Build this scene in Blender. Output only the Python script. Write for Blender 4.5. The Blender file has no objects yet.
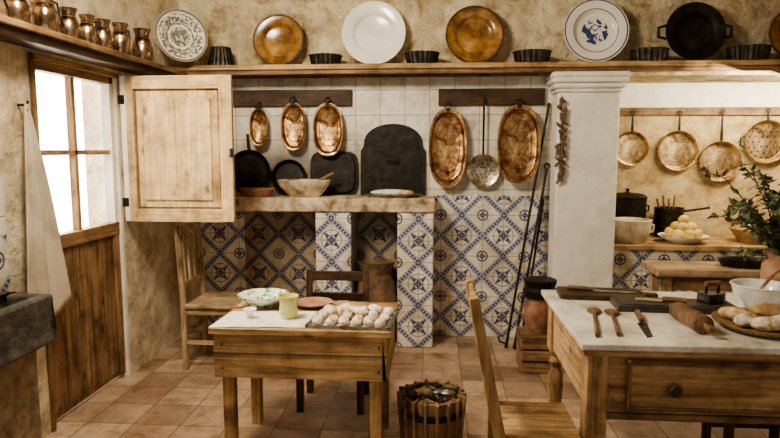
import bpy, bmesh, math, random
from mathutils import Vector, Matrix
random.seed(7)
S = bpy.context.scene
R = math.radians
# ------------------------------------------------------------ materials
class NM:
    def __init__(s, name):
        s.mat = bpy.data.materials.new(name); s.mat.use_nodes = True
        s.nt = s.mat.node_tree; s.b = s.nt.nodes['Principled BSDF']
    def n(s, t, **kw):
        x = s.nt.nodes.new(t)
        for k, v in kw.items(): setattr(x, k, v)
        return x
    def put(s, sock, v):
        if isinstance(v, bpy.types.NodeSocket): s.nt.links.new(v, sock)
        elif isinstance(v, (tuple, list)) and len(v) == 3 and len(sock.default_value) == 4: sock.default_value = (*v, 1)
        else: sock.default_value = v
    def m(s, op, *a):
        x = s.n('ShaderNodeMath', operation=op)
        for i, v in enumerate(a): s.put(x.inputs[i], v)
        return x.outputs[0]
    def noise(s, vec, scale, detail=4, rough=.6, dist=0):
        x = s.n('ShaderNodeTexNoise'); s.put(x.inputs['Vector'], vec)
        x.inputs['Scale'].default_value = scale; x.inputs['Detail'].default_value = detail
        x.inputs['Roughness'].default_value = rough; x.inputs['Distortion'].default_value = dist
        return x.outputs[0]
    def ramp(s, fac, stops):
        x = s.n('ShaderNodeValToRGB'); s.put(x.inputs[0], fac); e = x.color_ramp.elements
        while len(e) < len(stops): e.new(.5)
        for el, (p, c) in zip(e, stops):
            el.position = p; el.color = (*c, 1) if len(c) == 3 else c
        return x.outputs[0]
    def mix(s, f, a, b, mode='MIX'):
        x = s.n('ShaderNodeMix', data_type='RGBA', blend_type=mode)
        s.put(x.inputs[0], f); s.put(x.inputs[6], a); s.put(x.inputs[7], b)
        return x.outputs[2]
    def pos(s): return s.n('ShaderNodeNewGeometry').outputs['Position']
    def obj(s): return s.n('ShaderNodeTexCoord').outputs['Object']
    def sep(s, v):
        x = s.n('ShaderNodeSeparateXYZ'); s.put(x.inputs[0], v); return x.outputs
    def com(s, a, b, c=0.0):
        x = s.n('ShaderNodeCombineXYZ')
        for i, v in enumerate((a, b, c)): s.put(x.inputs[i], v)
        return x.outputs[0]
    def scale(s, v, sc):
        x = s.n('ShaderNodeMapping'); s.put(x.inputs[0], v); x.inputs['Scale'].default_value = sc
        return x.outputs[0]
    def bump(s, h, st=.3, d=.01):
        x = s.n('ShaderNodeBump'); x.inputs['Strength'].default_value = st; x.inputs['Distance'].default_value = d
        s.put(x.inputs['Height'], h); s.nt.links.new(x.outputs[0], s.b.inputs['Normal'])
    def fin(s, col, rough=.6, metal=0.0, spec=.5):
        s.put(s.b.inputs['Base Color'], col); s.put(s.b.inputs['Roughness'], rough)
        s.put(s.b.inputs['Metallic'], metal); s.b.inputs['Specular IOR Level'].default_value = spec
        return s.mat

def mottled(name, stops, scale=6, rough=.6, metal=0.0, bst=.25, bsc=None, bd=.01, world=False, stretch=(1,1,1), detail=6, dist=0.0, spec=.4):
    k = NM(name); v = k.scale(k.pos() if world else k.obj(), stretch)
    col = k.ramp(k.noise(v, scale, detail, .62, dist), stops)
    if bst: k.bump(k.noise(v, bsc or scale*3, 6, .65), bst, bd)
    return k.fin(col, rough, metal, spec)

def wood(name, dark, light, axis='x', grain=1.0, rough=.55, knots=.75):
    k = NM(name); o = k.obj(); a = {'x':0,'y':1,'z':2}[axis]
    sc = [11*grain]*3; sc[a] = .8*grain
    v = k.scale(o, tuple(sc)); g = k.noise(v, 1.6, 6, .62, 1.2)
    sc2 = [70*grain]*3; sc2[a] = 2.5
    g2 = k.noise(k.scale(o, tuple(sc2)), 1.0, 3, .6)
    f = k.m('ADD', k.m('MULTIPLY', g, .75), k.m('MULTIPLY', g2, .3))
    mid = tuple((x+y)/2 for x, y in zip(dark, light))
    col = k.ramp(f, [(.36, dark), (.5, mid), (.63, light)])
    vo = k.n('ShaderNodeTexVoronoi'); s3=[7.5]*3; s3[a]=3.4
    k.put(vo.inputs['Vector'], k.scale(o, tuple(s3))); vo.inputs['Scale'].default_value = 1.0
    kn = k.ramp(vo.outputs[0], [(.07,(1,1,1)),(.16,(0,0,0))])
    col = k.mix(k.m('MULTIPLY', kn, knots), col, tuple(x*.45 for x in dark))
    blot = k.ramp(k.noise(o, 5.0, 7, .7), [(.33,(.40,.34,.28)),(.47,(.84,.81,.76)),(.62,(1.1,1.1,1.1))])
    col = k.mix(1.0, col, blot, 'MULTIPLY')
    k.bump(f, .45, .008)
    return k.fin(col, rough, 0, .3)

def plaster(name, a, b, bs=.6, stain=.8):
    k = NM(name); p = k.pos()
    col = k.ramp(k.noise(p, 2.6, 9, .72), [(.34, a), (.58, b)])
    st = k.ramp(k.noise(p, 6, 9, .75, .6), [(.34, (.48,.38,.26)), (.46, (.86,.80,.70)), (.56, (1.05,1.04,1.02))])
    col = k.mix(stain, col, st, 'MULTIPLY')
    h = k.m('ADD', k.noise(p, 6, 7, .7), k.m('MULTIPLY', k.noise(p, 38, 5, .65), .4))
    k.bump(h, bs, .045)
    return k.fin(col, .9, 0, .15)

def grid_line(k, u, w):
    f = k.m('FRACT', u); d = k.m('MINIMUM', f, k.m('SUBTRACT', 1.0, f))
    return k.m('LESS_THAN', d, w)

def pattern_tile(name):
    k = NM(name); p = k.pos(); x, y, z = k.sep(p)[0:3]
    P = .34
    u = k.m('DIVIDE', k.m('ADD', x, y), P); v = k.m('DIVIDE', z, P)
    fu = k.m('ABSOLUTE', k.m('SUBTRACT', k.m('FRACT', u), .5))
    fv = k.m('ABSOLUTE', k.m('SUBTRACT', k.m('FRACT', v), .5))
    def dist(a, b): return k.m('SQRT', k.m('ADD', k.m('MULTIPLY', a, a), k.m('MULTIPLY', b, b)))
    def band(r, c, w): return k.m('LESS_THAN', k.m('ABSOLUTE', k.m('SUBTRACT', r, c)), w)
    r = dist(fu, fv)
    cu = k.m('SUBTRACT', .5, fu); cv = k.m('SUBTRACT', .5, fv); rc = dist(cu, cv)
    wob = k.m('MULTIPLY', k.m('SUBTRACT', k.noise(p, 60, 2), .5), .04)
    r = k.m('ADD', r, wob)
    ad = k.m('ABSOLUTE', k.m('SUBTRACT', fu, fv)); sm = k.m('ADD', fu, fv)
    df = k.m('SUBTRACT', fu, fv)
    blob = k.m('GREATER_THAN', k.m('SINE', k.m('MULTIPLY', df, 55.0)), -.1)
    core = k.m('MULTIPLY', band(sm, .49, .05), blob)
    wide = band(sm, .49, .095)
    star = k.m('LESS_THAN', k.m('ADD', k.m('SQRT', fu), k.m('SQRT', fv)), .46)
    starring = band(r, .235, .012)
    leaf = k.m('MULTIPLY', k.m('LESS_THAN', ad, k.m('MULTIPLY', k.m('SUBTRACT', .27, r), .5)), k.m('GREATER_THAN', r, .10))
    ros = k.m('LESS_THAN', rc, .05); ros2 = band(rc, .12, .018)
    cs = k.m('LESS_THAN', k.m('ADD', k.m('SQRT', cu), k.m('SQRT', cv)), .42)
    dark = core
    for q in (star, leaf, ros, ros2, cs): dark = k.m('MAXIMUM', dark, q)
    base = k.ramp(k.noise(p, 7, 5, .6), [(.3, (.64,.58,.46)), (.6, (.90,.87,.77))])
    blue = k.ramp(k.noise(p, 35, 3, .6), [(.3, (.010,.018,.09)), (.7, (.04,.07,.27))])
    col = k.mix(k.m('MULTIPLY', wide, .60), base, (.16,.21,.40))
    col = k.mix(k.m('MULTIPLY', starring, .7), col, (.10,.14,.32))
    col = k.mix(k.m('MULTIPLY', dark, .92), col, blue)
    wear = k.ramp(k.noise(p, 5, 7, .7), [(.35, (.60,.53,.42)), (.55, (1,1,1))])
    col = k.mix(.8, col, wear, 'MULTIPLY')
    # shade under the hearth slab painted into the recess tiles, deeper upwards
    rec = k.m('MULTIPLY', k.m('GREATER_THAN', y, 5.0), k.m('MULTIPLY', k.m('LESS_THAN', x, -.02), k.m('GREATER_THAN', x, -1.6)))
    rec_shade = k.ramp(k.m('ADD', z, k.m('MULTIPLY', k.noise(p, 4, 5), .5)), [(.35, (.70,.64,.54)), (1.0, (.45,.39,.31))])
    col = k.mix(rec, col, k.mix(1.0, col, rec_shade, 'MULTIPLY'))
    ju = grid_line(k, k.m('MULTIPLY', u, 2.0), .013); jv = grid_line(k, k.m('MULTIPLY', v, 2.0), .013)
    j = k.m('MAXIMUM', ju, jv)
    col = k.mix(j, col, (.30,.23,.14))
    k.bump(k.m('ADD', k.m('MULTIPLY', j, -1.0), k.m('MULTIPLY', k.noise(p, 12, 3), .5)), .35, .005)
    return k.fin(col, .3, 0, .5)

def white_tile(name):
    k = NM(name); p = k.pos(); x, y, z = k.sep(p)[0:3]
    u = k.m('DIVIDE', k.m('ADD', x, y), .20); v = k.m('DIVIDE', k.m('SUBTRACT', z, .03), .20)
    wn = k.n('ShaderNodeTexWhiteNoise'); k.put(wn.inputs[0], k.com(k.m('FLOOR', u), k.m('FLOOR', v)))
    col = k.ramp(k.noise(p, 4.2, 9, .75), [(.30, (.32,.27,.19)), (.45, (.70,.65,.55)), (.6, (.92,.89,.81))])
    col = k.mix(k.m('MULTIPLY', wn.outputs[0], .22), col, (.54,.49,.38))
    dx = k.m('DIVIDE', k.m('ADD', x, 1.0), .9); dz = k.m('DIVIDE', k.m('SUBTRACT', z, 1.15), .62)
    q = k.m('SQRT', k.m('ADD', k.m('MULTIPLY', dx, dx), k.m('MULTIPLY', dz, dz)))
    q = k.m('ADD', q, k.m('MULTIPLY', k.m('SUBTRACT', k.noise(p, 5, 5), .5), .9))
    soot = k.ramp(q, [(.45, (1,1,1)), (1.15, (0,0,0))])
    col = k.mix(k.m('MULTIPLY', soot, .75), col, (.11,.088,.065))
    j = k.m('MAXIMUM', grid_line(k, u, .014), grid_line(k, v, .014))
    col = k.mix(k.m('MULTIPLY', j, .8), col, (.24,.18,.11))
    k.bump(k.m('ADD', k.m('MULTIPLY', j, -1.0), k.m('MULTIPLY', k.noise(p, 9, 4), .8)), .4, .007)
    return k.fin(col, .35, 0, .45)

def floor_mat(name):
    k = NM(name); p = k.pos(); x, y, z = k.sep(p)[0:3]
    u = k.m('DIVIDE', k.m('ADD', x, .08), .27); v = k.m('DIVIDE', y, .27)
    wn = k.n('ShaderNodeTexWhiteNoise'); k.put(wn.inputs[0], k.com(k.m('FLOOR', u), k.m('FLOOR', v)))
    col = k.ramp(wn.outputs[0], [(0, (.24,.145,.088)), (.35, (.35,.225,.145)), (.7, (.44,.31,.21)), (1, (.54,.41,.30))])
    st = k.ramp(k.noise(p, 6, 9, .75, .4), [(.33, (.38,.32,.25)), (.47, (.82,.78,.73)), (.6, (1.12,1.12,1.12))])
    col = k.mix(1.0, col, st, 'MULTIPLY')
    pl = k.ramp(k.noise(p, 1.8, 6, .65), [(.42, (0,0,0)), (.65, (1,1,1))])
    col = k.mix(k.m('MULTIPLY', pl, .35), col, (.56,.45,.34))
    j = k.m('MAXIMUM', grid_line(k, u, .015), grid_line(k, v, .015))
    col = k.mix(k.m('MULTIPLY', j, .8), col, (.14,.095,.06))
    k.bump(k.m('ADD', k.m('MULTIPLY', j, -1.0), k.m('MULTIPLY', k.noise(p, 9, 6), .9)), .5, .009)
    rg = k.ramp(k.noise(p, 6, 4), [(.3, (.28,.28,.28)), (.7, (.55,.55,.55))])
    return k.fin(col, rg, 0, .45)

def copper(name, stops, s=14.0, metal=.85, r0=.2, r1=.5, bs=.5):
    k = NM(name); o = k.obj()
    col = k.ramp(k.noise(o, s, 7, .72, .6), stops)
    k.bump(k.noise(o, s*1.6, 4, .6), bs, .012)
    rg = k.ramp(k.noise(o, s*.8, 3), [(.3, (r0,)*3), (.7, (r1,)*3)])
    return k.fin(col, rg, metal)

def deco_plate(name, thr=.56, rings=((.9,.02),(.6,.015)), rad=.24, sc=26, ink=(.06,.09,.26), bg=(.84,.82,.75), rim=True):
    k = NM(name); o = k.obj()
    x = k.n('ShaderNodeVectorMath', operation='LENGTH'); k.put(x.inputs[0], o); r = k.m('DIVIDE', x.outputs['Value'], rad)
    fl = k.m('GREATER_THAN', k.noise(o, sc, 3, .6, .8), thr)
    q = k.m('MULTIPLY', fl, k.m('LESS_THAN', r, .42))
    if rim:
        outer = k.m('MULTIPLY', k.m('GREATER_THAN', k.noise(o, sc*1.3, 2), thr+.03), k.m('MULTIPLY', k.m('GREATER_THAN', r, .5), k.m('LESS_THAN', r, .86)))
        q = k.m('MAXIMUM', q, outer)
    for c, w in rings: q = k.m('MAXIMUM', q, k.m('LESS_THAN', k.m('ABSOLUTE', k.m('SUBTRACT', r, c)), w))
    return k.fin(k.mix(q, bg, ink), .18, 0, .5)

M_plaster = plaster('plaster_cream', (.47,.39,.27), (.84,.76,.60))
M_plaster_w = plaster('plaster_white', (.84,.81,.74), (.97,.95,.90), .5, .22)
M_plaster_up = plaster('plaster_upper', (.42,.33,.21), (.84,.75,.56), 1.0, .95)
M_ochre = plaster('ochre_stone', (.32,.23,.11), (.66,.53,.32), .5, .85)
M_ceil = plaster('ceiling_plaster', (.6,.52,.4), (.75,.68,.55), .3)
M_ptile = pattern_tile('blue_pattern_tile'); M_wtile = white_tile('white_wall_tile'); M_floor = floor_mat('terracotta_floor')
M_slab = mottled('hearth_slab_stone', [(.34,(.20,.14,.08)),(.48,(.52,.41,.27)),(.62,(.80,.69,.50))], 9, .7, 0, .7, world=True)
M_sink = mottled('grey_sink_stone', [(.3,(.045,.04,.034)),(.6,(.14,.125,.105)),(.75,(.28,.25,.20))], 12, .75, 0, 1.0, bd=.02)
M_rubble = mottled('rubble_stone', [(.3,(.14,.09,.05)),(.5,(.36,.27,.17)),(.7,(.56,.46,.32))], 9, .9, 0, 1.0, bd=.03)
PINE = ((.20,.11,.048), (.62,.425,.225)); OLD = ((.095,.052,.026), (.37,.235,.125)); DK = ((.025,.015,.009), (.11,.065,.035)); PALE = ((.42,.27,.13), (.82,.62,.36)); GREY=((.21,.14,.08),(.60,.46,.30))
def W(nm, pr, ax, g=1.0, r=.55, kn=.75): return wood(nm, pr[0], pr[1], ax, g, r, kn)
pine_x, pine_y, pine_z = W('pine_x', PINE, 'x'), W('pine_y', PINE, 'y'), W('pine_z', PINE, 'z')
old_x, old_y, old_z = W('oldwood_x', OLD, 'x'), W('oldwood_y', OLD, 'y'), W('oldwood_z', OLD, 'z')
dk_x, dk_y, dk_z = W('darkwood_x', DK, 'x'), W('darkwood_y', DK, 'y'), W('darkwood_z', DK, 'z')
pale_x, pale_z = W('palewood_x', PALE, 'x', 1, .5, .85), W('palewood_z', PALE, 'z', 1, .5, .85)
grey_x, grey_z = W('greywood_x', GREY, 'x'), W('greywood_z', GREY, 'z')
M_copper = copper('aged_copper', [(.32,(.055,.026,.013)),(.44,(.24,.125,.06)),(.55,(.48,.29,.14)),(.70,(.84,.64,.38))], 12, .85, .22, .48, .4)
M_pan = copper('pale_brass_copper', [(.32,(.14,.085,.042)),(.44,(.40,.27,.14)),(.56,(.66,.49,.28)),(.70,(.92,.80,.56))], 9, .85, .2, .45, .35)
M_jug = copper('old_bronze', [(.32,(.08,.048,.03)),(.48,(.36,.24,.155)),(.64,(.74,.58,.42))], 12, .95, .12, .3, .12)
M_tinned = copper('tinned_metal', [(.32,(.14,.11,.07)),(.48,(.46,.40,.30)),(.64,(.85,.79,.64))], 14, .9, .2, .4, .3)
M_brass = mottled('brass', [(.3,(.34,.22,.09)),(.6,(.70,.53,.27)),(.8,(.88,.74,.46))], 9, .32, .9, .3)
M_iron = mottled('black_iron', [(.3,(.010,.009,.008)),(.7,(.045,.039,.032))], 14, .5, .6, .4)
M_tin = mottled('dark_tin', [(.3,(.02,.018,.015)),(.7,(.09,.08,.065))], 20, .4, .8, .3)
M_amber = mottled('amber_glaze', [(.30,(.07,.028,.010)),(.45,(.20,.095,.03)),(.60,(.37,.20,.065)),(.78,(.66,.45,.20))], 7, .16, 0, .15, spec=.7)
M_rimdk = mottled('dark_rim_glaze', [(.3,(.05,.022,.010)),(.7,(.17,.085,.035))], 12, .2, 0, .1, spec=.7)
M_white = mottled('white_glaze', [(.3,(.74,.72,.66)),(.6,(.93,.92,.88))], 4, .15, 0, .05, spec=.6)
M_cream = mottled('cream_crock', [(.3,(.42,.34,.22)),(.6,(.78,.70,.54))], 9, .55, 0, .4)
M_yellow = mottled('yellow_glaze', [(.3,(.48,.46,.10)),(.6,(.78,.78,.32))], 9, .3, 0, .1)
M_green = mottled('green_white_glaze', [(.40,(.12,.24,.14)),(.46,(.66,.70,.58)),(.6,(.88,.87,.80))], 24, .25, 0, .1)
M_terra = mottled('terracotta', [(.3,(.20,.10,.05)),(.6,(.44,.25,.15))], 8, .75, 0, .3)
M_redpot = mottled('redbrown_pot', [(.3,(.12,.055,.03)),(.6,(.33,.17,.10))], 8, .4, 0, .2)
M_linen = mottled('linen_cloth', [(.3,(.36,.31,.23)),(.6,(.60,.53,.42))], 5, .95, 0, .4, 120, .003)
M_paper = mottled('paper', [(.3,(.56,.53,.46)),(.5,(.78,.76,.69)),(.7,(.91,.90,.86))], 16, .85, 0, .2)
M_pastry = mottled('sugared_pastry', [(.36,(.50,.32,.19)),(.48,(.80,.65,.49)),(.58,(.95,.90,.83))], 34, .8, 0, .6)
M_bread = mottled('bread_crust', [(.3,(.26,.13,.05)),(.5,(.55,.35,.18)),(.7,(.84,.68,.46))], 14, .75, 0, .5)
M_lemon = mottled('lemon_skin', [(.3,(.48,.31,.06)),(.6,(.78,.60,.22))], 9, .45, 0, .2, 60)
M_wicker = mottled('wicker', [(.3,(.14,.08,.03)),(.6,(.45,.30,.14))], 60, .8, 0, .8, 90, stretch=(1,1,3))
M_sack = mottled('burlap', [(.3,(.07,.042,.022)),(.6,(.26,.17,.095))], 8, .95, 0, .6, 90)
M_marble = mottled('worn_marble', [(.30,(.38,.33,.25)),(.44,(.66,.61,.52)),(.6,(.89,.87,.80))], 6, .32, 0, .2, world=True)
M_slate = mottled('dark_board', [(.3,(.025,.02,.015)),(.6,(.085,.07,.05))], 8, .6, 0, .4)
M_steel = mottled('old_steel', [(.3,(.12,.11,.10)),(.6,(.42,.40,.37))], 12, .35, .9, .2)
M_leaf = mottled('olive_leaf', [(.3,(.045,.055,.025)),(.5,(.15,.17,.08)),(.7,(.42,.43,.28))], 14, .5, 0, .0)
M_bark = mottled('bark', [(.3,(.06,.04,.02)),(.6,(.20,.13,.07))], 30, .9)
M_kindle = mottled('kindling', [(.3,(.18,.11,.06)),(.6,(.52,.38,.23))], 20, .85)
M_garlic = mottled('dried_pepper', [(.3,(.04,.02,.012)),(.6,(.20,.12,.07))], 14, .6)
M_whitepaint = mottled('white_paint', [(.3,(.68,.62,.51)),(.6,(.91,.87,.78))], 6, .5, 0, .2)
gk = NM('window_glass'); gk.fin((1,1,1), .02); gk.b.inputs['Transmission Weight'].default_value = 1.0; gk.b.inputs['IOR'].default_value = 1.05; M_glass = gk.mat

# ------------------------------------------------------------ mesh builder
class B:
    def __init__(s, name): s.name = name; s.bm = bmesh.new(); s.mats = []
    def mi(s, m):
        if m not in s.mats: s.mats.append(m)
        return s.mats.index(m)
    def faces(s, vs, fs, mat, M=None):
        i = s.mi(mat); V = [s.bm.verts.new((M @ Vector(v)) if M else v) for v in vs]
        for f in fs:
            try: q = s.bm.faces.new([V[j] for j in f]); q.material_index = i; q.smooth = True
            except ValueError: pass
    def box(s, x0, x1, y0, y1, z0, z1, mat, M=None):
        s.faces([(x0,y0,z0),(x1,y0,z0),(x1,y1,z0),(x0,y1,z0),(x0,y0,z1),(x1,y0,z1),(x1,y1,z1),(x0,y1,z1)],
                [(3,2,1,0),(4,5,6,7),(0,1,5,4),(1,2,6,5),(2,3,7,6),(3,0,4,7)], mat, M)
    def beam(s, p0, p1, w, d, mat, up=(0,1,0), taper=1.0):
        p0, p1 = Vector(p0), Vector(p1); z = (p1-p0).normalized(); x = z.cross(Vector(up))
        if x.length < 1e-3: x = z.cross(Vector((1,0,0)))
        x.normalize(); y = z.cross(x); vs = []
        for p, k in ((p0,1.0),(p1,taper)):
            for a, b in ((-1,-1),(1,-1),(1,1),(-1,1)): vs.append(p + x*a*w*k/2 + y*b*d*k/2)
        s.faces(vs, [(3,2,1,0),(4,5,6,7),(0,1,5,4),(1,2,6,5),(2,3,7,6),(3,0,4,7)], mat)
    def lathe(s, prof, mat, M=None, seg=36, sx=1.0, sy=1.0, flute=0.0, nf=0, sup=2.0):
        vs = []; rings = []
        for r, z in prof:
            if r < 1e-5: rings.append([len(vs)]); vs.append((0,0,z))
            else:
                ring = []
                for i in range(seg):
                    a = 2*math.pi*i/seg; q = r*(1+flute*math.cos(nf*a)); c, d = math.cos(a), math.sin(a)
                    if sup != 2.0: q /= (abs(c)**sup+abs(d)**sup)**(1/sup)
                    ring.append(len(vs)); vs.append((q*c*sx, q*d*sy, z))
                rings.append(ring)
        fs = []
        for A, Bq in zip(rings, rings[1:]):
            for i in range(seg):
                j = (i+1) % seg
                if len(A) == 1 and len(Bq) == 1: continue
                if len(A) == 1: fs.append((A[0], Bq[j], Bq[i]))
                elif len(Bq) == 1: fs.append((A[i], A[j], Bq[0]))
                else: fs.append((A[i], A[j], Bq[j], Bq[i]))
        s.faces(vs, fs, mat, M)
    def tube(s, pts, r, mat, seg=8, closed=False):
        pts = [Vector(p) for p in pts]; n = len(pts); rr = r if isinstance(r, (list, tuple)) else [r]*n
        vs = []; pn = None
        for i, p in enumerate(pts):
            if closed: t = pts[(i+1) % n]-pts[i-1]
            else: t = pts[min(i+1, n-1)]-pts[max(i-1, 0)]
            t.normalize()
            if pn is None: pn = t.orthogonal().normalized()
            pn = (pn - t*pn.dot(t)); pn = pn.normalized() if pn.length > 1e-4 else t.orthogonal().normalized()
            b = t.cross(pn)
            for j in range(seg):
                a = 2*math.pi*j/seg; vs.append(p + (pn*math.cos(a)+b*math.sin(a))*rr[i])
        fs = []
        for i in range(n if closed else n-1):
            for j in range(seg):
                k = (j+1) % seg; i2 = (i+1) % n
                fs.append((i*seg+j, i*seg+k, i2*seg+k, i2*seg+j))
        if not closed: fs += [tuple(reversed(range(seg))), tuple(range((n-1)*seg, n*seg))]
        s.faces(vs, fs, mat)
    def ell(s, c, r, mat, M=None, seg=16, rings=10, jit=0.0):
        T = Matrix.Translation(c) @ (M if M else Matrix.Identity(4)); vs = []; fs = []
        ph = random.random()*6
        for i in range(rings+1):
            t = math.pi*i/rings
            for j in range(seg):
                a = 2*math.pi*j/seg; q = 1+jit*math.sin(3*a+ph+t*4)*math.sin(t*2+ph)
                vs.append((r[0]*math.sin(t)*math.cos(a)*q, r[1]*math.sin(t)*math.sin(a)*q, -r[2]*math.cos(t)*q))
        for i in range(rings):
            for j in range(seg):
                k = (j+1) % seg; fs.append((i*seg+j, i*seg+k, (i+1)*seg+k, (i+1)*seg+j))
        s.faces(vs, fs, mat, T)
    def prism(s, out, h, mat, M=None):
        n = len(out); vs = [(x,y,0) for x,y in out]+[(x,y,h) for x,y in out]
        fs = [tuple(reversed(range(n))), tuple(range(n,2*n))]+[(i,(i+1)%n,n+(i+1)%n,n+i) for i in range(n)]
        s.faces(vs, fs, mat, M)
    def done(s, bev=.003, ang=38, solid=0, parent=None):
        bmesh.ops.remove_doubles(s.bm, verts=s.bm.verts, dist=1e-5)
        bmesh.ops.recalc_face_normals(s.bm, faces=s.bm.faces)
        xs = [v.co for v in s.bm.verts]
        lo = Vector([min(v[i] for v in xs) for i in range(3)]); hi = Vector([max(v[i] for v in xs) for i in range(3)])
        c = (lo+hi)/2
        for v in s.bm.verts: v.co -= c
        me = bpy.data.meshes.new(s.name); s.bm.to_mesh(me); s.bm.free()
        for m in s.mats: me.materials.append(m)
        try: me.set_sharp_from_angle(angle=R(ang))
        except Exception: pass
        o = bpy.data.objects.new(s.name, me); S.collection.objects.link(o); o.location = c
        if solid:
            q = o.modifiers.new('Solid', 'SOLIDIFY'); q.thickness = solid
        if bev:
            q = o.modifiers.new('Bevel', 'BEVEL'); q.width = bev; q.segments = 2; q.limit_method = 'ANGLE'; q.angle_limit = R(45)
        return o
def T(x, y, z): return Matrix.Translation((x, y, z))
def RX(a): return Matrix.Rotation(R(a), 4, 'X')
def RY(a): return Matrix.Rotation(R(a), 4, 'Y')
def RZ(a): return Matrix.Rotation(R(a), 4, 'Z')
LX, RXW, YB = -2.1, 4.2, 5.05
ZC = 3.1
# ------------------------------------------------------------ room shell
b = B('floor'); b.box(LX-.25, RXW+.2, -1.6, 5.85, -.1, 0, M_floor); b.done(0)
b = B('ceiling'); b.box(LX-.25, RXW+.2, -1.6, 5.85, ZC, ZC+.1, M_ceil); b.done(0)
b = B('wall_back')
b.box(LX, 1.38, YB, YB+.6, 2.13, ZC, M_plaster_up)
b.box(LX, -1.72, YB, YB+.6, 1.18, 2.13, M_plaster)
b.box(-1.72, 1.38, YB, YB+.6, 1.18, 2.13, M_wtile)
b.box(LX, -1.98, YB, YB+.6, 0, 1.18, M_plaster)
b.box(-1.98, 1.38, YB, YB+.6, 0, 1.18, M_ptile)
b.done(0)
b = B('wall_back_upper'); b.box(1.38, RXW, YB, YB+.6, 2.13, ZC, M_plaster_up); b.done(0)
b = B('wall_alcove'); b.box(1.38, RXW, 5.65, 5.85, 0, 1.86, M_ochre); b.box(1.38, RXW, 5.65, 5.85, 1.86, 2.13, M_plaster_w); b.done(0)
b = B('wall_left')
x0 = LX-.25; D0, D1, DT = 3.1, 4.0, 2.05
b.box(x0, LX, -1.6, D0, 0, ZC, M_plaster); b.box(x0, LX, D1, 5.65, 0, ZC, M_plaster); b.box(x0, LX, D0, D1, DT, ZC, M_plaster)
b.done(0)
b = B('wall_right'); b.box(RXW, RXW+.2, -1.6, 5.85, 0, ZC, M_plaster); b.done(0)
b = B('wall_tile_splashback')
b.box(LX, LX+.012, 1.4, 2.84, .86, 1.14, M_ptile); b.box(LX, LX+.012, 1.4, 2.84, 1.14, 1.42, M_wtile); b.done(.002)
b = B('column')
b.box(.92, 1.38, 4.80, YB, 0, 1.98, M_plaster_w)
for i, (z, e) in enumerate(((1.98,.012),(2.01,.03),(2.05,.05),(2.09,.055))):
    b.box(.92-e, 1.38+e, 4.80-e, YB, z, 2.13 if i == 3 else (2.01,2.05,2.09)[i], M_plaster_w)
b.done(.014)
# door with glazed upper half
b = B('door_1')
dx0, dx1 = LX-.09, LX-.04
b.box(dx0, dx1, D0+.03, D1-.03, .02, 1.05, old_z)
for i in range(5):
    y = D0+.08+i*.155; b.box(dx1, dx1+.008, y, y+.145, .06, .98, old_z)
b.box(dx0, dx1+.02, D0+.03, D0+.09, .02, 2.02, old_z); b.box(dx0, dx1+.02, D1-.09, D1-.03, .02, 1.05, old_z); b.box(dx0, dx1+.02, D1-.07, D1-.03, 1.05, 2.02, M_whitepaint)
b.box(dx0, dx1+.025, D0+.03, D1-.03, .99, 1.07, old_y); b.box(dx0, dx1+.02, D0+.03, D1-.03, 1.975, 2.02, old_y)
b.box(dx0+.01, dx1+.005, 3.535, 3.565, 1.05, 1.98, pine_z); b.box(dx0+.01, dx1+.005, D0+.08, D1-.06, 1.52, 1.55, pine_y)
b.box(dx0+.02, dx0+.026, D0+.08, D1-.06, 1.06, 1.98, M_glass)
b.box(dx0-.01, LX+.012, D0, D0+.03, 0, DT, old_z); b.box(dx0-.01, LX+.0, D1-.03, D1, 0, DT, M_whitepaint); b.box(dx0-.01, LX+.012, D0, D1, DT-.03, DT, old_y)
b.lathe([(0,0),(.012,0),(.012,.03),(.03,.045),(.03,.06),(0,.07)], M_brass, T(dx1+.025, D0+.07, 1.03) @ RY(90), 20)
b.done(.003)
# shutter
b = B('window_shutter')
sx0, sx1, sy, z0, z1 = -2.085, -1.335, 4.0, 1.07, 2.035
fw = .085
b.box(sx0, sx0+.035, sy-.004, sy+.036, z0, z1, M_whitepaint)
b.box(sx0+.035, sx0+fw, sy, sy+.035, z0, z1, pale_z); b.box(sx1-fw, sx1, sy, sy+.035, z0, z1, pale_z)
b.box(sx0+fw, sx1-fw, sy, sy+.035, z0, z0+fw, pale_x); b.box(sx0+fw, sx1-fw, sy, sy+.035, z1-fw, z1, pale_x)
b.box(sx0+fw, sx1-fw, sy+.026, sy+.032, z0+fw, z1-fw, old_z)
b.box(sx0+fw+.012, sx1-fw-.012, sy+.018, sy+.03, z0+fw+.012, z1-fw-.012, pale_z)
for a0, a1 in ((sx0+fw+.06, -1.72), (-1.7185, sx1-fw-.06)):
    b.box(a0, a1, sy+.004, sy+.022, z0+fw+.06, z1-fw-.06, pale_z)
for z in (1.2, 1.88): b.box(sx0-.014, sx0+.03, sy-.008, sy-.002, z-.03, z+.03, M_iron)
b.box(sx1-.02, sx1+.004, sy-.006, sy+.002, 1.5, 1.56, M_iron)
b.done(.006)
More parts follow.
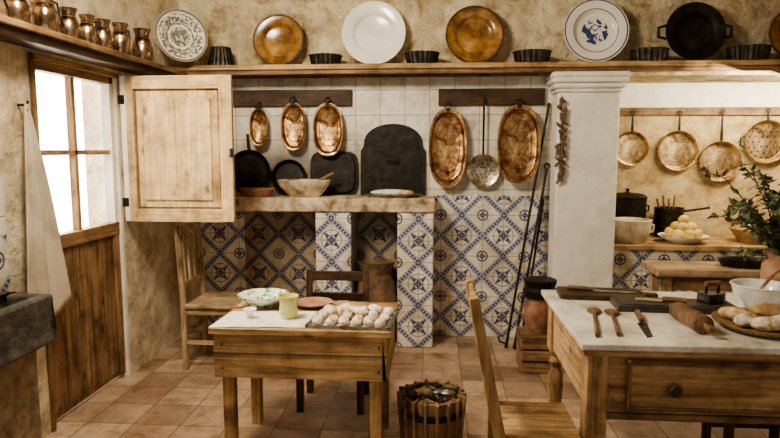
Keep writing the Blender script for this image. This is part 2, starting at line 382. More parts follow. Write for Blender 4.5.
# shelves
b = B('display_shelf'); b.box(LX, RXW, 4.77, YB, 2.165, 2.205, pine_x); b.box(LX, RXW, 4.79, 4.83, 2.13, 2.165, old_x); b.box(LX, .8, 5.0, YB, 2.13, 2.165, old_x); b.done(.006)
b = B('display_shelf'); b.box(LX, -1.93, 1.0, 4.765, 2.115, 2.15, old_y); b.box(LX, -1.955, 1.0, 4.765, 2.07, 2.115, dk_y); b.done(.006)
b = B('hearth_counter')
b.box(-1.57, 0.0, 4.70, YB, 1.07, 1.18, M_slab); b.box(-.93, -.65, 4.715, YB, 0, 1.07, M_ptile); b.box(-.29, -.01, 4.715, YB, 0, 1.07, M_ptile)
b.done(.010)
b = B('alcove_counter')
b.box(1.385, RXW-.01, 4.95, 5.645, .76, .80, pine_x); b.box(1.385, RXW-.01, 4.98, 5.645, 0, .76, M_ptile); b.done(.004)
# ------------------------------------------------------------ rails & hanging copper
def rail(x0, x1, y, z0, z1, mat, yb=YB, hooks=()):
    b = B('pan_rail'); b.box(x0, x1, y, yb, z0, z1, mat); b.done(.004)
rail(-1.66, -.68, 5.015, 1.905, 2.035, dk_x); rail(.02, .86, 5.015, 1.905, 2.035, dk_x); rail(1.43, RXW-.01, 5.628, 1.85, 1.92, old_x, 5.65)
def oval_tray(x, y, z, w, h, mat):
    b = B('oval_copper_tray'); r = h/2; sp = 2.45
    M = T(x, y, z) @ RX(88)
    b.lathe([(0,.0),(r*.80,.0),(r*.86,.008),(r*.91,.03),(r,.034),(r,.041),(r*.90,.038),(r*.84,.012),(r*.78,.006),(0,.006)], mat, M, 56, sx=w/h, sup=sp)
    b.lathe([(r*.60,.007),(r*.62,.011),(r*.64,.007)], mat, M, 56, sx=w/h, sup=sp)
    b.lathe([(r*.985,.038),(r*1.005,.038),(r*1.005,.046),(r*.985,.046),(r*.985,.038)], M_brass, M, 56, sx=w/h, sup=sp)
    t = z+r
    ring = [(x+.026*math.cos(a), y-.03, t+.018+.026*math.sin(a)) for a in [i*math.pi/8 for i in range(16)]]
    b.tube(ring, .005, M_iron, 6, True)
    b.box(x-.016, x+.016, y-.046, y-.012, t-.02, t+.006, M_iron)
    b.tube([(x,y+.022,t+.055),(x,y-.035,t+.05),(x,y-.037,t+.03)], .004, M_iron, 6)
    b.done(.001)
oval_tray(-1.43, 4.99, 1.73, .15, .30, M_copper); oval_tray(-1.147, 4.99, 1.735, .20, .38, M_copper); oval_tray(-.865, 4.99, 1.71, .24, .42, M_copper)
oval_tray(.096, 4.99, 1.565, .30, .62, M_copper); oval_tray(.655, 4.99, 1.59, .335, .62, M_copper)
b = B('skimmer')
b.lathe([(0,-.012),(.08,-.006),(.125,.016),(.132,.020),(.132,.026),(.12,.022),(.075,.002),(0,-.004)], M_tinned, T(.38,5.0,1.385)@RX(90), 36)
for q, n in ((.03,6),(.06,12),(.09,16)):
    for i in range(n): a = 2*math.pi*i/n; b.ell((.38+q*math.cos(a), 4.997-.12*max(0,q-.06), 1.385+q*math.sin(a)), (.006,.005,.006), M_iron, seg=8, rings=4)
b.beam((.38,4.985,1.5),(.38,4.985,1.95), .016, .008, M_iron, up=(0,1,0))
b.tube([(.38,5.012,1.97),(.38,4.98,1.965),(.38,4.975,1.94)], .004, M_iron, 6); b.done(.001)
def alcove_pan(x, z, r, top, mat, colander=False, mname='copper_frying_pan'):
    b = B(mname); y = 5.60
    b.lathe([(0,.0),(r*.86,.0),(r*.97,.045),(r,.048),(r,.053),(r*.94,.05),(r*.83,.007),(0,.007)], mat, T(x,y+.046,z)@RX(90), 40)
    b.lathe([(r*.5,.008),(r*.52,.012),(r*.54,.008)], mat, T(x,y+.046,z)@RX(90), 40)
    if colander:
        for q, n in ((.25,6),(.5,12),(.72,18)):
            for i in range(n):
                a = 2*math.pi*i/n; b.ell((x+r*q*math.cos(a), y+.038, z+r*q*math.sin(a)), (.008,.006,.008), M_iron, seg=8, rings=4)
        for sgn in (-1, 1):
            b.tube([(x+sgn*r*.97, y, z+.05), (x+sgn*(r+.03), y, z+.03), (x+sgn*(r+.03), y, z-.03), (x+sgn*r*.97, y, z-.05)], .007, M_iron, 8)
    b.beam((x,y+.0,z+r*.93),(x,y+.004,top), .024, .008, M_iron, up=(0,1,0), taper=.55)
    b.tube([(x+.015*math.cos(a), y+.004, top+.012+.015*math.sin(a)) for a in [i*math.pi/6 for i in range(12)]], .004, M_iron, 6, True)
    b.tube([(x,y+.026,top+.03),(x,y-.004,top+.026),(x,y-.006,top+.012)], .003, M_iron, 6)
    b.done(.001)
alcove_pan(1.72, 1.565, .15, 1.86, M_pan); alcove_pan(2.12, 1.545, .175, 1.86, M_pan); alcove_pan(2.48, 1.45, .18, 1.87, M_pan)
alcove_pan(2.86, 1.62, .19, 1.88, M_pan, True, 'copper_colander')
# ------------------------------------------------------------ shelf display
ZS = 2.205
def plate(name, x, r, mat, y=4.975, rz=0, z=ZS, deep=.05):
    b = B(name); M = T(x, y, z+r*math.sin(R(82))+.002) @ RZ(rz) @ RX(82)
    b.lathe([(0,0),(r*.55,0),(r*.62,.006),(r*.70,deep*.65),(r*.97,deep*.85),(r,deep*.92),(r,deep),(r*.95,deep*.97),(r*.70,deep*.82),(r*.66,deep*.72),(r*.60,.014),(r*.55,.009),(0,.009)], mat, M, 56)
    if mat is M_amber: b.lathe([(r*.93,deep*.97),(r*.95,deep+.003),(r*1.003,deep+.004),(r*1.004,deep*.90)], M_rimdk, M, 56)
    return b, M
for nm, x, r, m in (('glazed_platter',-1.25,.205,M_amber),('serving_plate',-.49,.25,M_white),('glazed_platter',.295,.225,M_amber),('painted_plate',1.215,.245,deco_plate('blue_flower_glaze', .50, ((.95,.02),(.68,.012)), .245, 20, (.05,.08,.22), rim=False)),('glazed_platter',2.68,.2,M_amber)):
    b, M = plate(nm, x, r, m); b.done(.001)
b, M = plate('painted_plate', -1.955, .20, deco_plate('lattice_glaze', .47, ((.95,.04),(.55,.02),(.3,.02)), .2, 40, (.20,.19,.17), (.80,.76,.64)), 4.70, 40); b.done(.001)
b, M = plate('iron_casserole', 1.94, .22, M_iron, 4.98, deep=.08)
for sg in (-1,1): b.tube([M@Vector((sg*.21,.05,.06)), M@Vector((sg*.265,.035,.06)), M@Vector((sg*.265,-.035,.06)), M@Vector((sg*.21,-.05,.06))], .011, M_iron, 8)
b.done(.001)
def tin(x, r, h, inv=False):
    b = B('fluted_tart_tin'); r0, r1 = (r, r*.72) if inv else (r*.88, r)
    b.lathe([(0,0),(r0,0),(r1,h),(r1+.006,h),(r1+.006,h+.004),(r1-.005,h+.004),(r0-.006,.006),(0,.006)] if not inv else
            [(r0-.01,0),(r0+.006,0),(r0+.006,.006),(r1,h),(0,h),(0,h-.006),(r1-.006,h-.006),(r0-.01,.006)], M_tin, T(x, 4.885, ZS), 96, flute=.025, nf=24)
    b.done(0)
tin(-1.70, .10, .15, True); tin(-.865, .125, .075); tin(-.11, .13, .085); tin(.73, .14, .085); tin(1.60, .135, .09); tin(2.32, .145, .10)
def jug(y, h, r, lid=False, sp=1):
    b = B('copper_jug'); x = -2.012; M = T(x, y, 2.15)
    b.lathe([(0,0),(r*.8,0),(r*.85,.006),(r*.92,h*.2),(r,h*.38),(r*.9,h*.55),(r*.66,h*.72),(r*.64,h*.82),(r*.84,h),(r*.80,h),(r*.58,h*.82),(r*.58,h*.72),(r*.9,h*.4),(0,.01)], M_jug, M, 32)
    b.lathe([(r*.66,h*.72),(r*.74,h*.73),(r*.66,h*.75)], M_brass, M, 32)
    b.tube([(x, y-r*.6*sp, 2.15+h*.86), (x+.01, y-(r+.03)*sp, 2.15+h*.85), (x+.01, y-(r+.04)*sp, 2.15+h*.6), (x+.005, y-(r+.0)*sp, 2.15+h*.35)], .006, M_iron, 8)
    b.ell((x, y+r*.75*sp, 2.15+h*.95), (.014,.022,.01), M_jug, seg=10, rings=6)
    if lid: b.lathe([(r*.86,h),(r*.5,h+.03),(.012,h+.04),(.012,h+.05),(.016,h+.06),(0,h+.07)], M_jug, M, 28)
    b.done(0)
for i, (y, h, r) in enumerate(((2.68,.20,.065),(2.91,.17,.062),(3.13,.20,.066),(3.34,.17,.055),(3.52,.17,.052),(3.69,.18,.056),(3.90,.20,.06),(4.20,.22,.07))):
    jug(y, h, r, i in (2,), 1 if i % 2 else -1)
# ------------------------------------------------------------ on the hearth counter
ZH = 1.18
b = B('oven_door'); out = [(-.265,0),(.265,0),(.265,.36)]
for i in range(17):
    a = math.pi*i/16; out.append((.24*math.cos(a), .40+.18*math.sin(a)**.8))
out.append((-.265,.36))
b.prism(out, .02, M_iron, T(-.345, 5.035, ZH)@RX(88))
b.prism([(x*.86, .03+y*.88) for x, y in out], .006, M_iron, T(-.345, 5.013, ZH)@RX(88))
b.tube([(-.39,5.01,1.46),(-.39,4.975,1.46),(-.30,4.975,1.46),(-.30,5.01,1.46)], .007, M_iron, 8); b.done(.003)
b = B('bread_tray'); b.lathe([(0,0),(.19,0),(.225,.02),(.225,.026),(.185,.008),(0,.008)], M_steel, T(-.33,4.85,ZH), 40, sy=.55)
b.ell((-.35,4.85,ZH+.034), (.16,.06,.028), M_paper, jit=.06); b.ell((-.25,4.84,ZH+.032), (.09,.05,.025), M_bread, jit=.05); b.done(0)
b = B('iron_frying_pan'); b.lathe([(0,0),(.15,0),(.18,.035),(.185,.035),(.18,.04),(.145,.008),(0,.008)], M_iron, T(-1.53,5.0,ZH+.185)@RX(82), 36)
b.beam((-1.53,5.0,ZH+.34),(-1.55,5.03,ZH+.50), .022,.008, M_iron); b.done(.001)
b = B('iron_frying_pan'); b.lathe([(0,0),(.12,0),(.14,.035),(.145,.035),(.14,.04),(.115,.008),(0,.008)], M_iron, T(-1.20,5.02,ZH+.145)@RX(80), 36); b.done(.001)
b = B('terracotta_dish'); b.lathe([(0,0),(.10,0),(.14,.06),(.145,.06),(.143,.068),(.133,.064),(.095,.01),(0,.01)], M_terra, T(-1.41,4.80,ZH), 36, sy=.65); b.done(0)
b = B('stone_mortar'); b.lathe([(0,0),(.12,0),(.14,.02),(.20,.09),(.215,.13),(.20,.135),(.17,.10),(.09,.04),(0,.035)], M_slab, T(-1.04,4.84,ZH), 36, sy=.62)
b.tube([(-1.08,4.84,ZH+.04),(-.80,4.84,ZH+.19)], [.022,.012], old_x, 10); b.done(0)
b = B('iron_baking_tray')
pts = []
for i in range(28):
    a = 2*math.pi*i/28; c, s_ = math.cos(a), math.sin(a)
    pts.append((.20*abs(c)**.4*(1 if c >= 0 else -1), .18+.18*abs(s_)**.5*(1 if s_ >= 0 else -1)))
b.prism(pts, .012, M_iron, T(-.83,5.03,ZH)@RX(86)); b.prism([(x*.87,.18+(y-.18)*.87) for x,y in pts], .02, M_iron, T(-.83,5.01,ZH)@RX(86))
b.done(.002)
# ------------------------------------------------------------ left table
b = B('pine_table'); X0, X1, Y0, Y1, ZT = -1.08, -.20, 2.80, 3.38, .70
n = 4
for i in range(n):
    a = Y0+(Y1-Y0)*i/n; b.box(X0, X1, a+.001, a+(Y1-Y0)/n-.001, ZT-.028, ZT, pine_x)
b.box(X0+.02, X1-.02, Y0+.015, Y0+.04, .455, ZT-.028, pine_x); b.box(X0+.02, X1-.02, Y1-.04, Y1-.015, .455, ZT-.028, pine_x)
b.box(X0+.02, X0+.045, Y0+.015, Y1-.015, .455, ZT-.028, pine_y); b.box(X1-.045, X1-.02, Y0+.015, Y1-.015, .455, ZT-.028, pine_y)
b.box(X0+.02, X1-.02, Y0+.010, Y0+.018, .575, .580, dk_x)
for lx in (X0+.05, X1-.105):
    for ly in (Y0+.04, Y1-.095): b.box(lx, lx+.055, ly, ly+.055, 0, .62, pine_z)
for lx in (X0+.06, X1-.06):
    for z in (.50,.62): b.ell((lx, Y0+.014, z), (.006,.003,.006), M_iron, seg=8, rings=4)
b.done(.005)
b = B('paper_sheet')
vs = []; fs = []; nx, ny = 14, 10
for j in range(ny+1):
    for i in range(nx+1):
        u, v = i/nx, j/ny; x = -1.085+.47*u+.02*v; y = 2.815+.30*v+.03*u
        vs.append((x, y, ZT+.002+.006*abs(math.sin(u*7+v*5))*(u*(1-u))*3))
for j in range(ny):
    for i in range(nx): q = j*(nx+1)+i; fs.append((q,q+1,q+nx+2,q+nx+1))
b.faces(vs, fs, M_paper); b.done(0, solid=.0015)
b = B('glazed_bowl'); b.lathe([(0,0),(.055,0),(.06,.012),(.11,.045),(.137,.066),(.139,.072),(.13,.070),(.10,.045),(.05,.018),(0,.014)], M_green, T(-.93,3.23,ZT), 40); b.done(0)
b = B('yellow_cup'); b.lathe([(0,0),(.032,0),(.036,.006),(.048,.03),(.044,.07),(.045,.09),(.053,.115),(.050,.117),(.040,.09),(.040,.03),(0,.01)], M_yellow, T(-.735,3.0,ZT+.004), 32, flute=.02, nf=8); b.done(0)
b = B('terracotta_plate'); b.lathe([(0,0),(.06,0),(.075,.006),(.105,.022),(.106,.027),(.07,.014),(0,.01)], M_terra, T(-.66,3.26,ZT), 36); b.done(0)
b = B('small_glass_dish'); b.lathe([(0,0),(.018,0),(.014,.02),(.035,.05),(.033,.05),(.012,.025),(0,.025)], M_white, T(-.93,2.98,ZT+.004), 24); b.done(0)
b = B('pastry_tray'); Mt = T(-.40, 3.0, ZT) @ RZ(-4)
b.box(-.19,.19,-.16,.16,.0,.006, M_paper, Mt)
for q in ((-.205,-.19,-.175,.175),(.19,.205,-.175,.175),(-.205,.205,-.175,-.16),(-.205,.205,.16,.175)): b.box(q[0],q[1],q[2],q[3],0,.016, M_steel, Mt)
for r_ in range(3):
    for c_ in range(6):
        p = Mt @ Vector((-.155+c_*.062+random.uniform(-.006,.006), -.105+r_*.10, .026))
        b.ell(p, (.026,.052,.021), M_pastry, RZ(random.uniform(-14,14)), jit=.08)
for c_ in range(4):
    p = Mt @ Vector((-.11+c_*.07, -.02+.05*(c_%2), .055)); b.ell(p, (.024,.05,.02), M_pastry, RZ(random.uniform(20,70)), jit=.08)
b.done(0)
# ------------------------------------------------------------ marble table
b = B('kitchen_worktable'); X0, X1, Y0, Y1, ZT2 = .575, 2.10, 2.38, 3.32, .80
b.box(X0, X1, Y0, Y1, .772, ZT2, M_marble); b.box(X0+.015, X1-.015, Y0+.015, Y1-.015, .745, .772, pine_x)
for lx in (X0+.03, X1-.115): b.box(lx, lx+.085, Y0+.03, Y0+.115, 0, .745, pine_z)
for lx in (X0+.075, X1-.075):
    b.box(lx-.042, lx+.042, Y1-.12, Y1-.035, .50, .745, pine_z)
    b.lathe([(0,0),(.024,0),(.03,.03),(.022,.06),(.028,.10),(.042,.30),(.038,.36),(.024,.40),(.04,.43),(.028,.46),(.042,.50),(0,.50)], pine_z, T(lx, Y1-.078, 0), 24)
b.box(X0+.10, X1-.10, Y0+.055, Y0+.08, .50, .745, pine_x); b.box(X0+.10, X1-.10, Y1-.08, Y1-.055, .50, .745, pine_x)
b.box(X0+.05, X0+.075, Y0+.10, Y1-.10, .50, .745, pine_y); b.box(X1-.075, X1-.05, Y0+.10, Y1-.10, .50, .745, pine_y)
b.box(.765, 1.60, Y0+.03, Y0+.06, .525, .725, pine_x)
for q in ((.765,1.60,.525,.54),(.765,1.60,.71,.725)): b.box(q[0],q[1],Y0+.022,Y0+.034,q[2],q[3],old_x)
for q in ((.765,.78),(1.585,1.60)): b.box(q[0],q[1],Y0+.022,Y0+.034,.525,.725,old_z)
for kx in (.94, 1.44): b.lathe([(0,0),(.012,0),(.012,.012),(.025,.02),(.027,.03),(.02,.04),(0,.044)], dk_z, T(kx, Y0+.03, .617)@RX(90), 20)
b.box(X0+.10, X1-.1, Y0+.05, Y0+.085, .47, .50, old_x)
b.done(.006)
Z = ZT2
def rrect(w, h, r=.03, n=5):
    o = []
    for cx, cy, a0 in ((w/2-r,h/2-r,0),(-w/2+r,h/2-r,90),(-w/2+r,-h/2+r,180),(w/2-r,-h/2+r,270)):
        for i in range(n+1): a = R(a0+90*i/n); o.append((cx+r*math.cos(a), cy+r*math.sin(a)))
    return o
b = B('chopping_board'); M = T(.85,3.18,Z)@RZ(-4); b.prism(rrect(.42,.20), .026, dk_x, M); b.prism([(.19,.03),(.19,-.03),(.28,-.02),(.28,.02)], .026, dk_x, M); b.done(.003)
b = B('slate_board'); M = T(1.13,2.95,Z)@RZ(-3); b.box(-.27,.27,-.09,.09,0,.03, M_slate, M); b.box(-.25,.25,-.075,.075,.03,.035, M_slate, M); b.done(.004)
b = B('kitchen_knife'); M = T(.84,3.19,Z+.027)@RZ(-12); b.prism([(-.02,-.02),(.16,-.018),(.2,.01),(-.02,.014)], .003, M_steel, M); b.tube([M@Vector((-.15,-.004,.010)), M@Vector((-.02,-.002,.010))], [.013,.010], old_x, 10); b.done(.001)
b = B('cleaver'); M = T(1.08,2.95,Z+.036)@RZ(165); b.prism([(0,-.03),(.12,-.03),(.12,.03),(0,.02)], .004, M_steel, M); b.tube([M@Vector((-.10,0,.012)), M@Vector((0,0,.012))], .012, old_x, 10); b.done(.001)
b = B('sad_iron'); M = T(1.31,2.95,Z+.036)@RZ(20)
b.prism([(-.055,-.04),(.02,-.04),(.075,0),(.02,.04),(-.055,.04)], .045, M_tin, M); b.tube([M@Vector((-.04,0,.045)), M@Vector((-.04,0,.085)), M@Vector((.03,0,.085)), M@Vector((.03,0,.045))], .007, M_iron, 8)
b.tube([M@Vector((-.045,0,.09)), M@Vector((.035,0,.09))], .013, old_x, 10); b.done(.003)
dkspoon = W('spoon_wood', ((.08,.045,.024),(.30,.18,.10)), 'y')
def spoon(p0, p1, L=1):
    b = B('wooden_spoon'); p0, p1 = Vector(p0), Vector(p1); d = (p1-p0).normalized(); ang = math.degrees(math.atan2(d.y, d.x))
    b.ell(p0+Vector((0,0,.009)), (.052,.034,.009), dkspoon, RZ(ang), 18, 8)
    b.tube([p0+d*.035+Vector((0,0,.010)), p0+d*.12+Vector((0,0,.009)), p1+Vector((0,0,.009))], [.010,.008,.010], dkspoon, 10); b.done(0)
spoon((.740,2.86,Z),(.655,2.46,Z))
spoon((.815,2.84,Z),(.745,2.48,Z))
b = B('bread_knife'); M = T(.90,2.68,Z)@RZ(80); b.prism([(-.19,-.014),(.0,-.020),(.0,.020),(-.21,.010)], .004, M_tin, M); b.tube([M@Vector((0,0,.012)),M@Vector((.14,0,.014))], [.012,.015], dkspoon, 10); b.done(.001)
b = B('rolling_pin'); p = [(0,-.19),(.013,-.19),(.015,-.165),(.010,-.135),(.016,-.13),(.036,-.125),(.040,-.115)]
for i in range(9): zz = -.105+i*.026; p += [(.040,zz),(.036,zz+.006),(.040,zz+.012)]
p += [(.040,.12),(.016,.13),(.010,.135),(.015,.165),(.013,.19),(0,.19)]
b.lathe(p, W('pin_wood', ((.08,.045,.024),(.26,.155,.085)), 'z'), T(1.09,2.65,Z+.041)@RZ(3)@RX(90), 24); b.done(0)
b = B('enamel_bowl'); b.lathe([(0,0),(.075,0),(.08,.012),(.115,.06),(.127,.105),(.133,.108),(.130,.113),(.120,.108),(.108,.06),(.07,.018),(0,.014)], M_white, T(1.56,3.02,Z), 44)
b.tube([(1.50,3.0,Z+.03),(1.63,3.05,Z+.15),(1.70,3.07,Z+.20)], [.010,.007,.008], pine_x, 8); b.done(0)
b = B('bread_platter'); b.lathe([(0,0),(.14,0),(.16,.008),(.195,.03),(.197,.037),(.155,.018),(0,.014)], M_wicker, T(1.385,2.64,Z), 44)
for i, (dx, dy, a, s_) in enumerate(((-.08,-.03,30,1),(.0,.04,80,1),(.06,-.06,-20,1),(.09,.05,50,1),(-.03,-.09,0,.9),(-.09,.06,-40,.9))):
    b.ell((1.385+dx,2.64+dy,Z+.046), (.075*s_,.036*s_,.03), M_bread if i % 2 else M_pastry, RZ(a), jit=.06)
b.ell((1.39,2.63,Z+.085), (.08,.038,.028), M_bread, RZ(10), jit=.06); b.done(0)
# plant
b = B('potted_olive_plant'); px_, py_ = 1.74, 3.20
b.lathe([(0,0),(.06,0),(.065,.01),(.085,.12),(.083,.17),(.065,.21),(.07,.235),(.078,.24),(.07,.245),(.055,.23),(.055,.20),(0,.19)], M_terra, T(px_,py_,Z), 32)
for i in range(56):
    th = random.uniform(0, 6.28); out_ = random.uniform(.10,.36); hh = random.uniform(-.02,.50)
    dx, dy = math.cos(th)*out_, math.sin(th)*out_*.45
    if dx < 0: dx *= 1.2
    pts = [Vector((px_, py_, Z+.18)), Vector((px_+dx*.3, py_+dy*.3, Z+.22+hh*.45)), Vector((px_+dx*.7, py_+dy*.7, Z+.22+hh*.85)), Vector((px_+dx, py_+dy, Z+.22+hh*.95))]
    b.tube(pts, [.005,.004,.003,.0015], M_bark, 5)
    for k_ in range(24):
        t = random.uniform(.6, 3.0); j = min(int(t), 2); p = pts[j].lerp(pts[j+1], t-j)
        M = T(*p) @ RZ(random.uniform(0,360)) @ RY(random.uniform(-60,40)) @ RX(random.uniform(-60,60)); l = random.uniform(.04,.07); w = l*.22
        b.faces([(0,0,0),(l*.4,w,.002),(l,0,-.006),(l*.4,-w,.002),(l*.45,0,.006)], [(0,4,1),(1,4,2),(2,4,3),(3,4,0)], M_leaf, M)
b.done(0)
# ------------------------------------------------------------ chairs
def chair(name, cx, cy, rz, w, d, hs, H, lean, mx, mz, style, t=.035):
    b = B(name); M = T(cx, cy, 0) @ RZ(rz)
    def P(x, y, z): return M @ Vector((x, y, z))
    up = M.to_3x3() @ Vector((0,1,0)); xx = M.to_3x3() @ Vector((1,0,0))
    for sx in (-1,1):
        x = sx*(w/2-t/2)
        b.beam(P(x,-d/2+t/2,0), P(x,-d/2+t/2,hs-.02), t, t, mz, up)
        b.beam(P(x,d/2-t/2,0), P(x,d/2-t/2,hs), t, t, mz, up); b.beam(P(x,d/2-t/2,hs-.01), P(x,d/2-t/2+lean,H), t, t, mz, up, .85)
        b.beam(P(x,-d/2+t,.20), P(x,d/2-t,.20), .02, .03, mx, (0,0,1)); b.beam(P(x,-d/2+t,hs-.045), P(x,d/2-t,hs-.045), .02, .05, mx, (0,0,1))
    for y in (-d/2+t/2, d/2-t/2):
        b.beam(P(-w/2+t,y,hs-.045), P(w/2-t,y,hs-.045), .02, .05, mx, (0,0,1)); b.beam(P(-w/2+t,y,.26), P(w/2-t,y,.26), .02, .03, mx, (0,0,1))
    b.box(-w/2-.01, w/2+.01, -d/2-.012, d/2-t, hs-.02, hs+.005, mx, M)
    def bk(z): return d/2-t/2+lean*(z-hs)/(H-hs)
    def rail_(z, h): b.beam(P(-w/2+t*.6,bk(z),z), P(w/2-t*.6,bk(z),z), .018, h, mx, (0,0,1))
    if style == 'spindle':
        rail_(H-.05,.06); rail_(hs+.14,.04)
        for i in range(4):
            x = -w/2+t+(w-2*t)*(i+.5)/4; b.beam(P(x,bk(hs+.14),hs+.14), P(x,bk(H-.06),H-.06), .026, .012, mz, xx)
    else:
        for z, h in ((H-.04,.06),(H-.17,.05),(H-.30,.045)):
            if z > hs+.08: rail_(z, h)
    b.done(.004)
chair('spindle_back_chair', -1.56, 4.30, 90, .42, .42, .47, 1.03, .03, grey_x, grey_z, 'spindle')
chair('ladder_back_chair', .395, 2.44, 90, .36, .32, .45, 1.0, .11, pine_x, pine_z, 'ladder', .045)
chair('ladder_back_chair', -.61, 3.62, 0, .40, .33, .40, .80, .03, dk_x, dk_z, 'ladder', .04)
b = B('wooden_stool'); b.box(1.32,1.72,2.78,3.08,.40,.43, dk_x)
for lx in (1.34,1.665):
    for ly in (2.80,3.025): b.box(lx,lx+.035,ly,ly+.035,0,.40, dk_z)
b.box(1.36,1.68,2.81,2.825,.18,.21, dk_x); b.box(1.36,1.68,3.035,3.05,.18,.21, dk_x); b.done(.004)
# ------------------------------------------------------------ bucket
b = B('wooden_bucket'); bx, by = -.01, 3.0
bk_z = W('bucket_wood', ((.11,.065,.035),(.38,.26,.15)), 'z')
b.lathe([(0,0),(.125,0),(.128,.0),(.155,.33),(.135,.33),(.11,.03),(0,.03)], bk_z, T(bx,by,0), 40)
for i in range(18):
    a = 2*math.pi*i/18; M = T(bx,by,0)@RZ(math.degrees(a)); b.beam(M@Vector((.127,0,0)), M@Vector((.154,0,.335+random.uniform(-.006,.01))), .012, .046, bk_z, M.to_3x3()@Vector((1,0,0)))
for z in (.05,.24): r = .136+.027*z/.33; b.lathe([(r,z),(r+.006,z),(r+.008,z+.032),(r+.002,z+.032)], M_iron, T(bx,by,0), 40)
b.tube([(bx+.165*math.cos(a), by-.02-.05*math.sin(a), .28-.10*math.sin(a)) for a in [math.pi*i/14 for i in range(15)]], .006, M_iron, 8)
for i in range(34):
    a = random.uniform(0,6.28); q = random.uniform(0,.105); b.ell((bx+q*math.cos(a), by+q*math.sin(a), .30+random.uniform(0,.06)), (random.uniform(.02,.05),random.uniform(.012,.025),random.uniform(.012,.02)), random.choice((M_bark,M_kindle,M_steel,M_kindle,M_iron)), RZ(random.uniform(0,180))@RX(random.uniform(-30,30)), 8, 5, .2)
b.done(0)
# ------------------------------------------------------------ tools by the tile wall
def poker(name, top, bot, kind):
    b = B(name); top, bot = Vector(top), Vector(bot); b.tube([top, bot.lerp(top,.06), bot], [.010,.010,.013], M_iron, 8)
    d = (top-bot).normalized()
    if kind == 'ring': b.tube([top+Vector((.022*math.cos(a),0,.02+.022*math.sin(a))) for a in [i*math.pi/6 for i in range(12)]], .006, M_iron, 6, True)
    if kind == 'shovel': b.beam(bot, bot+d*.17, .10, .008, M_iron, (0,1,0), .6)
    if kind == 'hook': b.tube([bot+d*.03, bot+Vector((-.05,0,.05)), bot+Vector((-.06,0,.09))], .007, M_iron, 8)
    b.done(0)
poker('fireplace_poker', (.895,5.03,1.92), (.56,4.72,.015), 'hook'); poker('fireplace_poker', (.89,5.02,1.40), (.62,4.70,.015), 'ring'); poker('ash_shovel', (.87,5.03,1.15), (.66,4.66,.015), 'shovel')
b = B('wooden_crate'); b.box(.62,.87,4.22,4.46,.0,.25, dk_x)
for z in (.005,.09,.175): b.box(.61,.88,4.205,4.22,z,z+.07, old_x); b.box(.605,.62,4.21,4.46,z,z+.07, old_y)
b.box(.61,.88,4.21,4.47,.25,.262, old_x); b.done(.003)
b = B('lidded_clay_pot'); M = T(.745,4.34,.262)
b.lathe([(0,0),(.08,0),(.09,.02),(.11,.12),(.105,.22),(.09,.25),(.09,.26),(0,.26)], M_redpot, M, 36)
b.lathe([(0,.26),(.115,.26),(.12,.275),(.12,.31),(.10,.33),(.11,.345),(.115,.38),(.10,.385),(0,.375)], M_iron, M, 36)
for sg in (-1,1): b.tube([M@Vector((sg*.10,0,.19)), M@Vector((sg*.135,0,.18)), M@Vector((sg*.13,0,.13)), M@Vector((sg*.107,0,.11))], .009, M_redpot, 8)
b.done(0)
b = B('dried_pepper_string')
b.tube([(.945,4.785,1.95),(.945,4.785,1.33)], .004, M_bark, 6)
for i in range(44):
    z = 1.92-.62*i/44; a = random.uniform(3.3,6.1); b.ell((.945+.028*math.cos(a), 4.775+.014*math.sin(a), z), (.012,.012,.026), M_garlic, RX(random.uniform(-40,40))@RY(random.uniform(-50,50)), 10, 6, .1)
b.done(0)
b = B('burlap_sack'); pr = [(0,0),(.15,0),(.17,.05),(.172,.2),(.16,.38),(.14,.50),(.11,.56),(.13,.62),(.15,.66),(.13,.655),(.10,.58),(0,.56)]
b.lathe(pr, M_sack, T(-.47,4.86,0), 40, sy=.85, flute=.04, nf=5); b.done(0)
# ------------------------------------------------------------ alcove
ZA = .80
b = B('cream_crock'); b.lathe([(0,0),(.11,0),(.12,.01),(.15,.10),(.155,.17),(.16,.185),(.153,.19),(.14,.17),(.10,.02),(0,.015)], M_cream, T(1.60,5.13,ZA), 36)
for sg in (-1,1): b.tube([(1.60+sg*.145,5.13,ZA+.15),(1.60+sg*.18,5.13,ZA+.14),(1.60+sg*.175,5.13,ZA+.09),(1.60+sg*.145,5.13,ZA+.08)], .009, M_cream, 8)
b.done(0)
b = B('iron_stockpot'); M = T(1.66,5.46,ZA); b.lathe([(0,0),(.15,0),(.155,.01),(.158,.33),(.163,.335),(.165,.35),(.12,.375),(.03,.385),(.012,.39),(.012,.405),(.025,.415),(0,.42)], M_iron, M, 36)
for sg in (-1,1): b.tube([M@Vector((sg*.15,0,.28)), M@Vector((sg*.185,0,.27)), M@Vector((sg*.185,0,.23)), M@Vector((sg*.15,0,.22))], .008, M_iron, 8)
b.done(0)
b = B('iron_saucepan'); M = T(2.02,5.47,ZA); b.lathe([(0,0),(.11,0),(.115,.01),(.12,.25),(.125,.255),(.115,.255),(.105,.02),(0,.015)], M_tin, M, 32); b.tube([M@Vector((.11,0,.22)),M@Vector((.32,-.05,.26))], .010, M_iron, 8)
for i in range(4): b.tube([M@Vector((.02*i-.03,0,.05)), M@Vector((.05*i-.1,.02,.33+.03*(i%2)))], [.006,.009], old_z, 8)
b.done(0)
b = B('fruit_bowl'); M = T(2.02,5.14,ZA); b.lathe([(0,0),(.10,0),(.12,.01),(.19,.05),(.195,.06),(.185,.057),(.11,.018),(0,.014)], M_white, M, 40)
for i in range(8): a = i*2*math.pi/8; b.ell(M@Vector((.105*math.cos(a),.105*math.sin(a),.078)), (.05,.04,.04), M_lemon, RZ(random.uniform(0,180)))
for i in range(5): a = i*2*math.pi/5+.4; b.ell(M@Vector((.06*math.cos(a),.06*math.sin(a),.13)), (.05,.041,.04), M_lemon, RZ(random.uniform(0,180)))
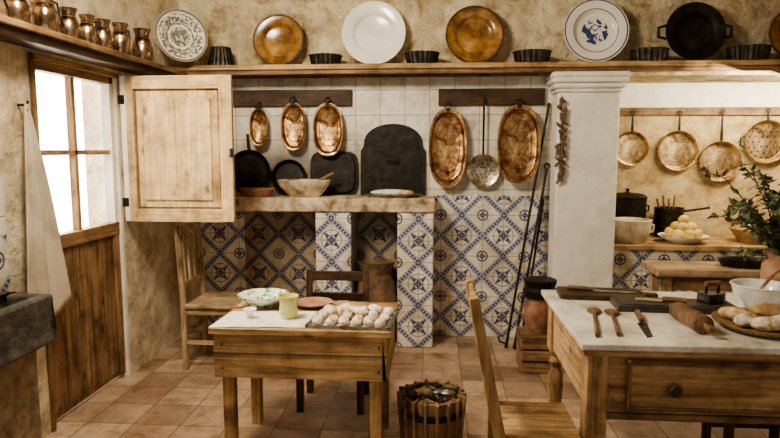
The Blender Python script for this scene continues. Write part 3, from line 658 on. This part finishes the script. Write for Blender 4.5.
b.ell(M@Vector((0,0,.185)), (.05,.04,.04), M_lemon, RZ(30)); b.done(0)
b = B('fruit_basket'); M = T(2.62,5.2,ZA); b.lathe([(0,0),(.13,0),(.14,.02),(.19,.10),(.195,.11),(.18,.10),(.125,.02),(0,.02)], M_wicker, M, 40)
for i in range(9): a = i*2*math.pi/9; b.ell(M@Vector((.10*math.cos(a),.10*math.sin(a),.10)), (.045,.045,.042), M_lemon, RZ(i*30))
b.done(0)
b = B('side_bench'); b.box(1.50,3.30,4.20,4.55,.70,.75, grey_x)
for lx in (1.55,3.18):
    for ly in (4.23,4.46): b.box(lx,lx+.06,ly,ly+.06,0,.70, grey_z)
b.box(1.55,3.24,4.24,4.265,.60,.70, old_x); b.done(.005)
b = B('baking_dish'); b.lathe([(0,0),(.16,0),(.19,.05),(.195,.055),(.18,.05),(.15,.01),(0,.01)], M_tin, T(2.15,4.37,.75), 36, sy=.6); b.done(0)
# ------------------------------------------------------------ left wall: sink & towel
b = B('stone_sink'); sx1 = -1.84
b.box(LX+.012, sx1, 1.5, 2.80, .62, .68, M_sink); b.box(sx1-.05, sx1, 1.5, 2.80, .68, .86, M_sink); b.box(LX+.012, LX+.05, 1.5, 2.80, .68, .86, M_sink)
b.box(LX+.05, sx1-.05, 2.74, 2.80, .68, .86, M_sink); b.box(LX+.05, sx1-.05, 1.5, 1.56, .68, .86, M_sink)
b.box(LX+.012, -1.90, 1.55, 2.74, 0, .62, M_rubble); b.done(.014)
b = B('hanging_towel'); vs = []; fs = []; nx, ny = 40, 36
for j in range(ny+1):
    v = j/ny; wd = .03+.38*v**.85
    for i in range(nx+1):
        u = i/nx; f = math.sin(u*15+1.0)*.6+math.sin(u*27+v)*.3
        x = -2.055+.03*v+.026*min(1,v*2.5)*f; y = 3.0+(u-.44)*wd
        vs.append((x, y, 1.76-(1.22-.22*u)*v-.03*math.sin(u*math.pi)*v))
for j in range(ny):
    for i in range(nx): q = j*(nx+1)+i; fs.append((q,q+1,q+nx+2,q+nx+1))
b.faces(vs, fs, M_linen)
b.tube([(LX,3.0,1.775),(-2.05,3.0,1.775),(-2.045,3.0,1.795)], .007, M_iron, 8); b.tube([(-2.05,3.0,1.78),(-2.055,3.0,1.755)], .012, M_linen, 8)
b.done(0, solid=.004)
# ------------------------------------------------------------ light
def area(name, loc, tgt, sx, sy, pw, col):
    l = bpy.data.lights.new(name, 'AREA'); l.shape = 'RECTANGLE'; l.size = sx; l.size_y = sy; l.energy = pw; l.color = col
    o = bpy.data.objects.new(name, l); S.collection.objects.link(o); o.location = loc
    o.rotation_euler = (Vector(tgt)-Vector(loc)).to_track_quat('-Z', 'Y').to_euler(); return o
area('window_daylight', (-3.0, 4.6, 1.7), (-1.0, 3.7, 1.3), 3.2, 1.9, 540, (1.0,.95,.86))
area('ceiling_key', (-1.3, 2.4, 3.0), (.3, 4.4, .8), .7, .7, 125, (1.0,.88,.68))  # warm key light added near the ceiling, no fixture there
area('alcove_fill', (2.6, 4.95, 2.08), (2.2, 5.6, 1.2), 1.3, .15, 26, (1.0,.88,.64))  # unseen fill added to brighten the alcove's back wall
w = bpy.data.worlds.new('World'); S.world = w; w.use_nodes = True
w.node_tree.nodes['Background'].inputs[0].default_value = (1.0,.91,.76,1); w.node_tree.nodes['Background'].inputs[1].default_value = .55
cam = bpy.data.cameras.new('Camera'); co = bpy.data.objects.new('Camera', cam); S.collection.objects.link(co); S.camera = co
cam.sensor_width = 36; cam.lens = 616/780*36; co.location = (0,0,1.55); co.rotation_euler = (R(90-6.4), 0, R(4.2)); cam.clip_start = .05
try: S.view_settings.look = 'AgX - Medium High Contrast'
except Exception as e: print(e)
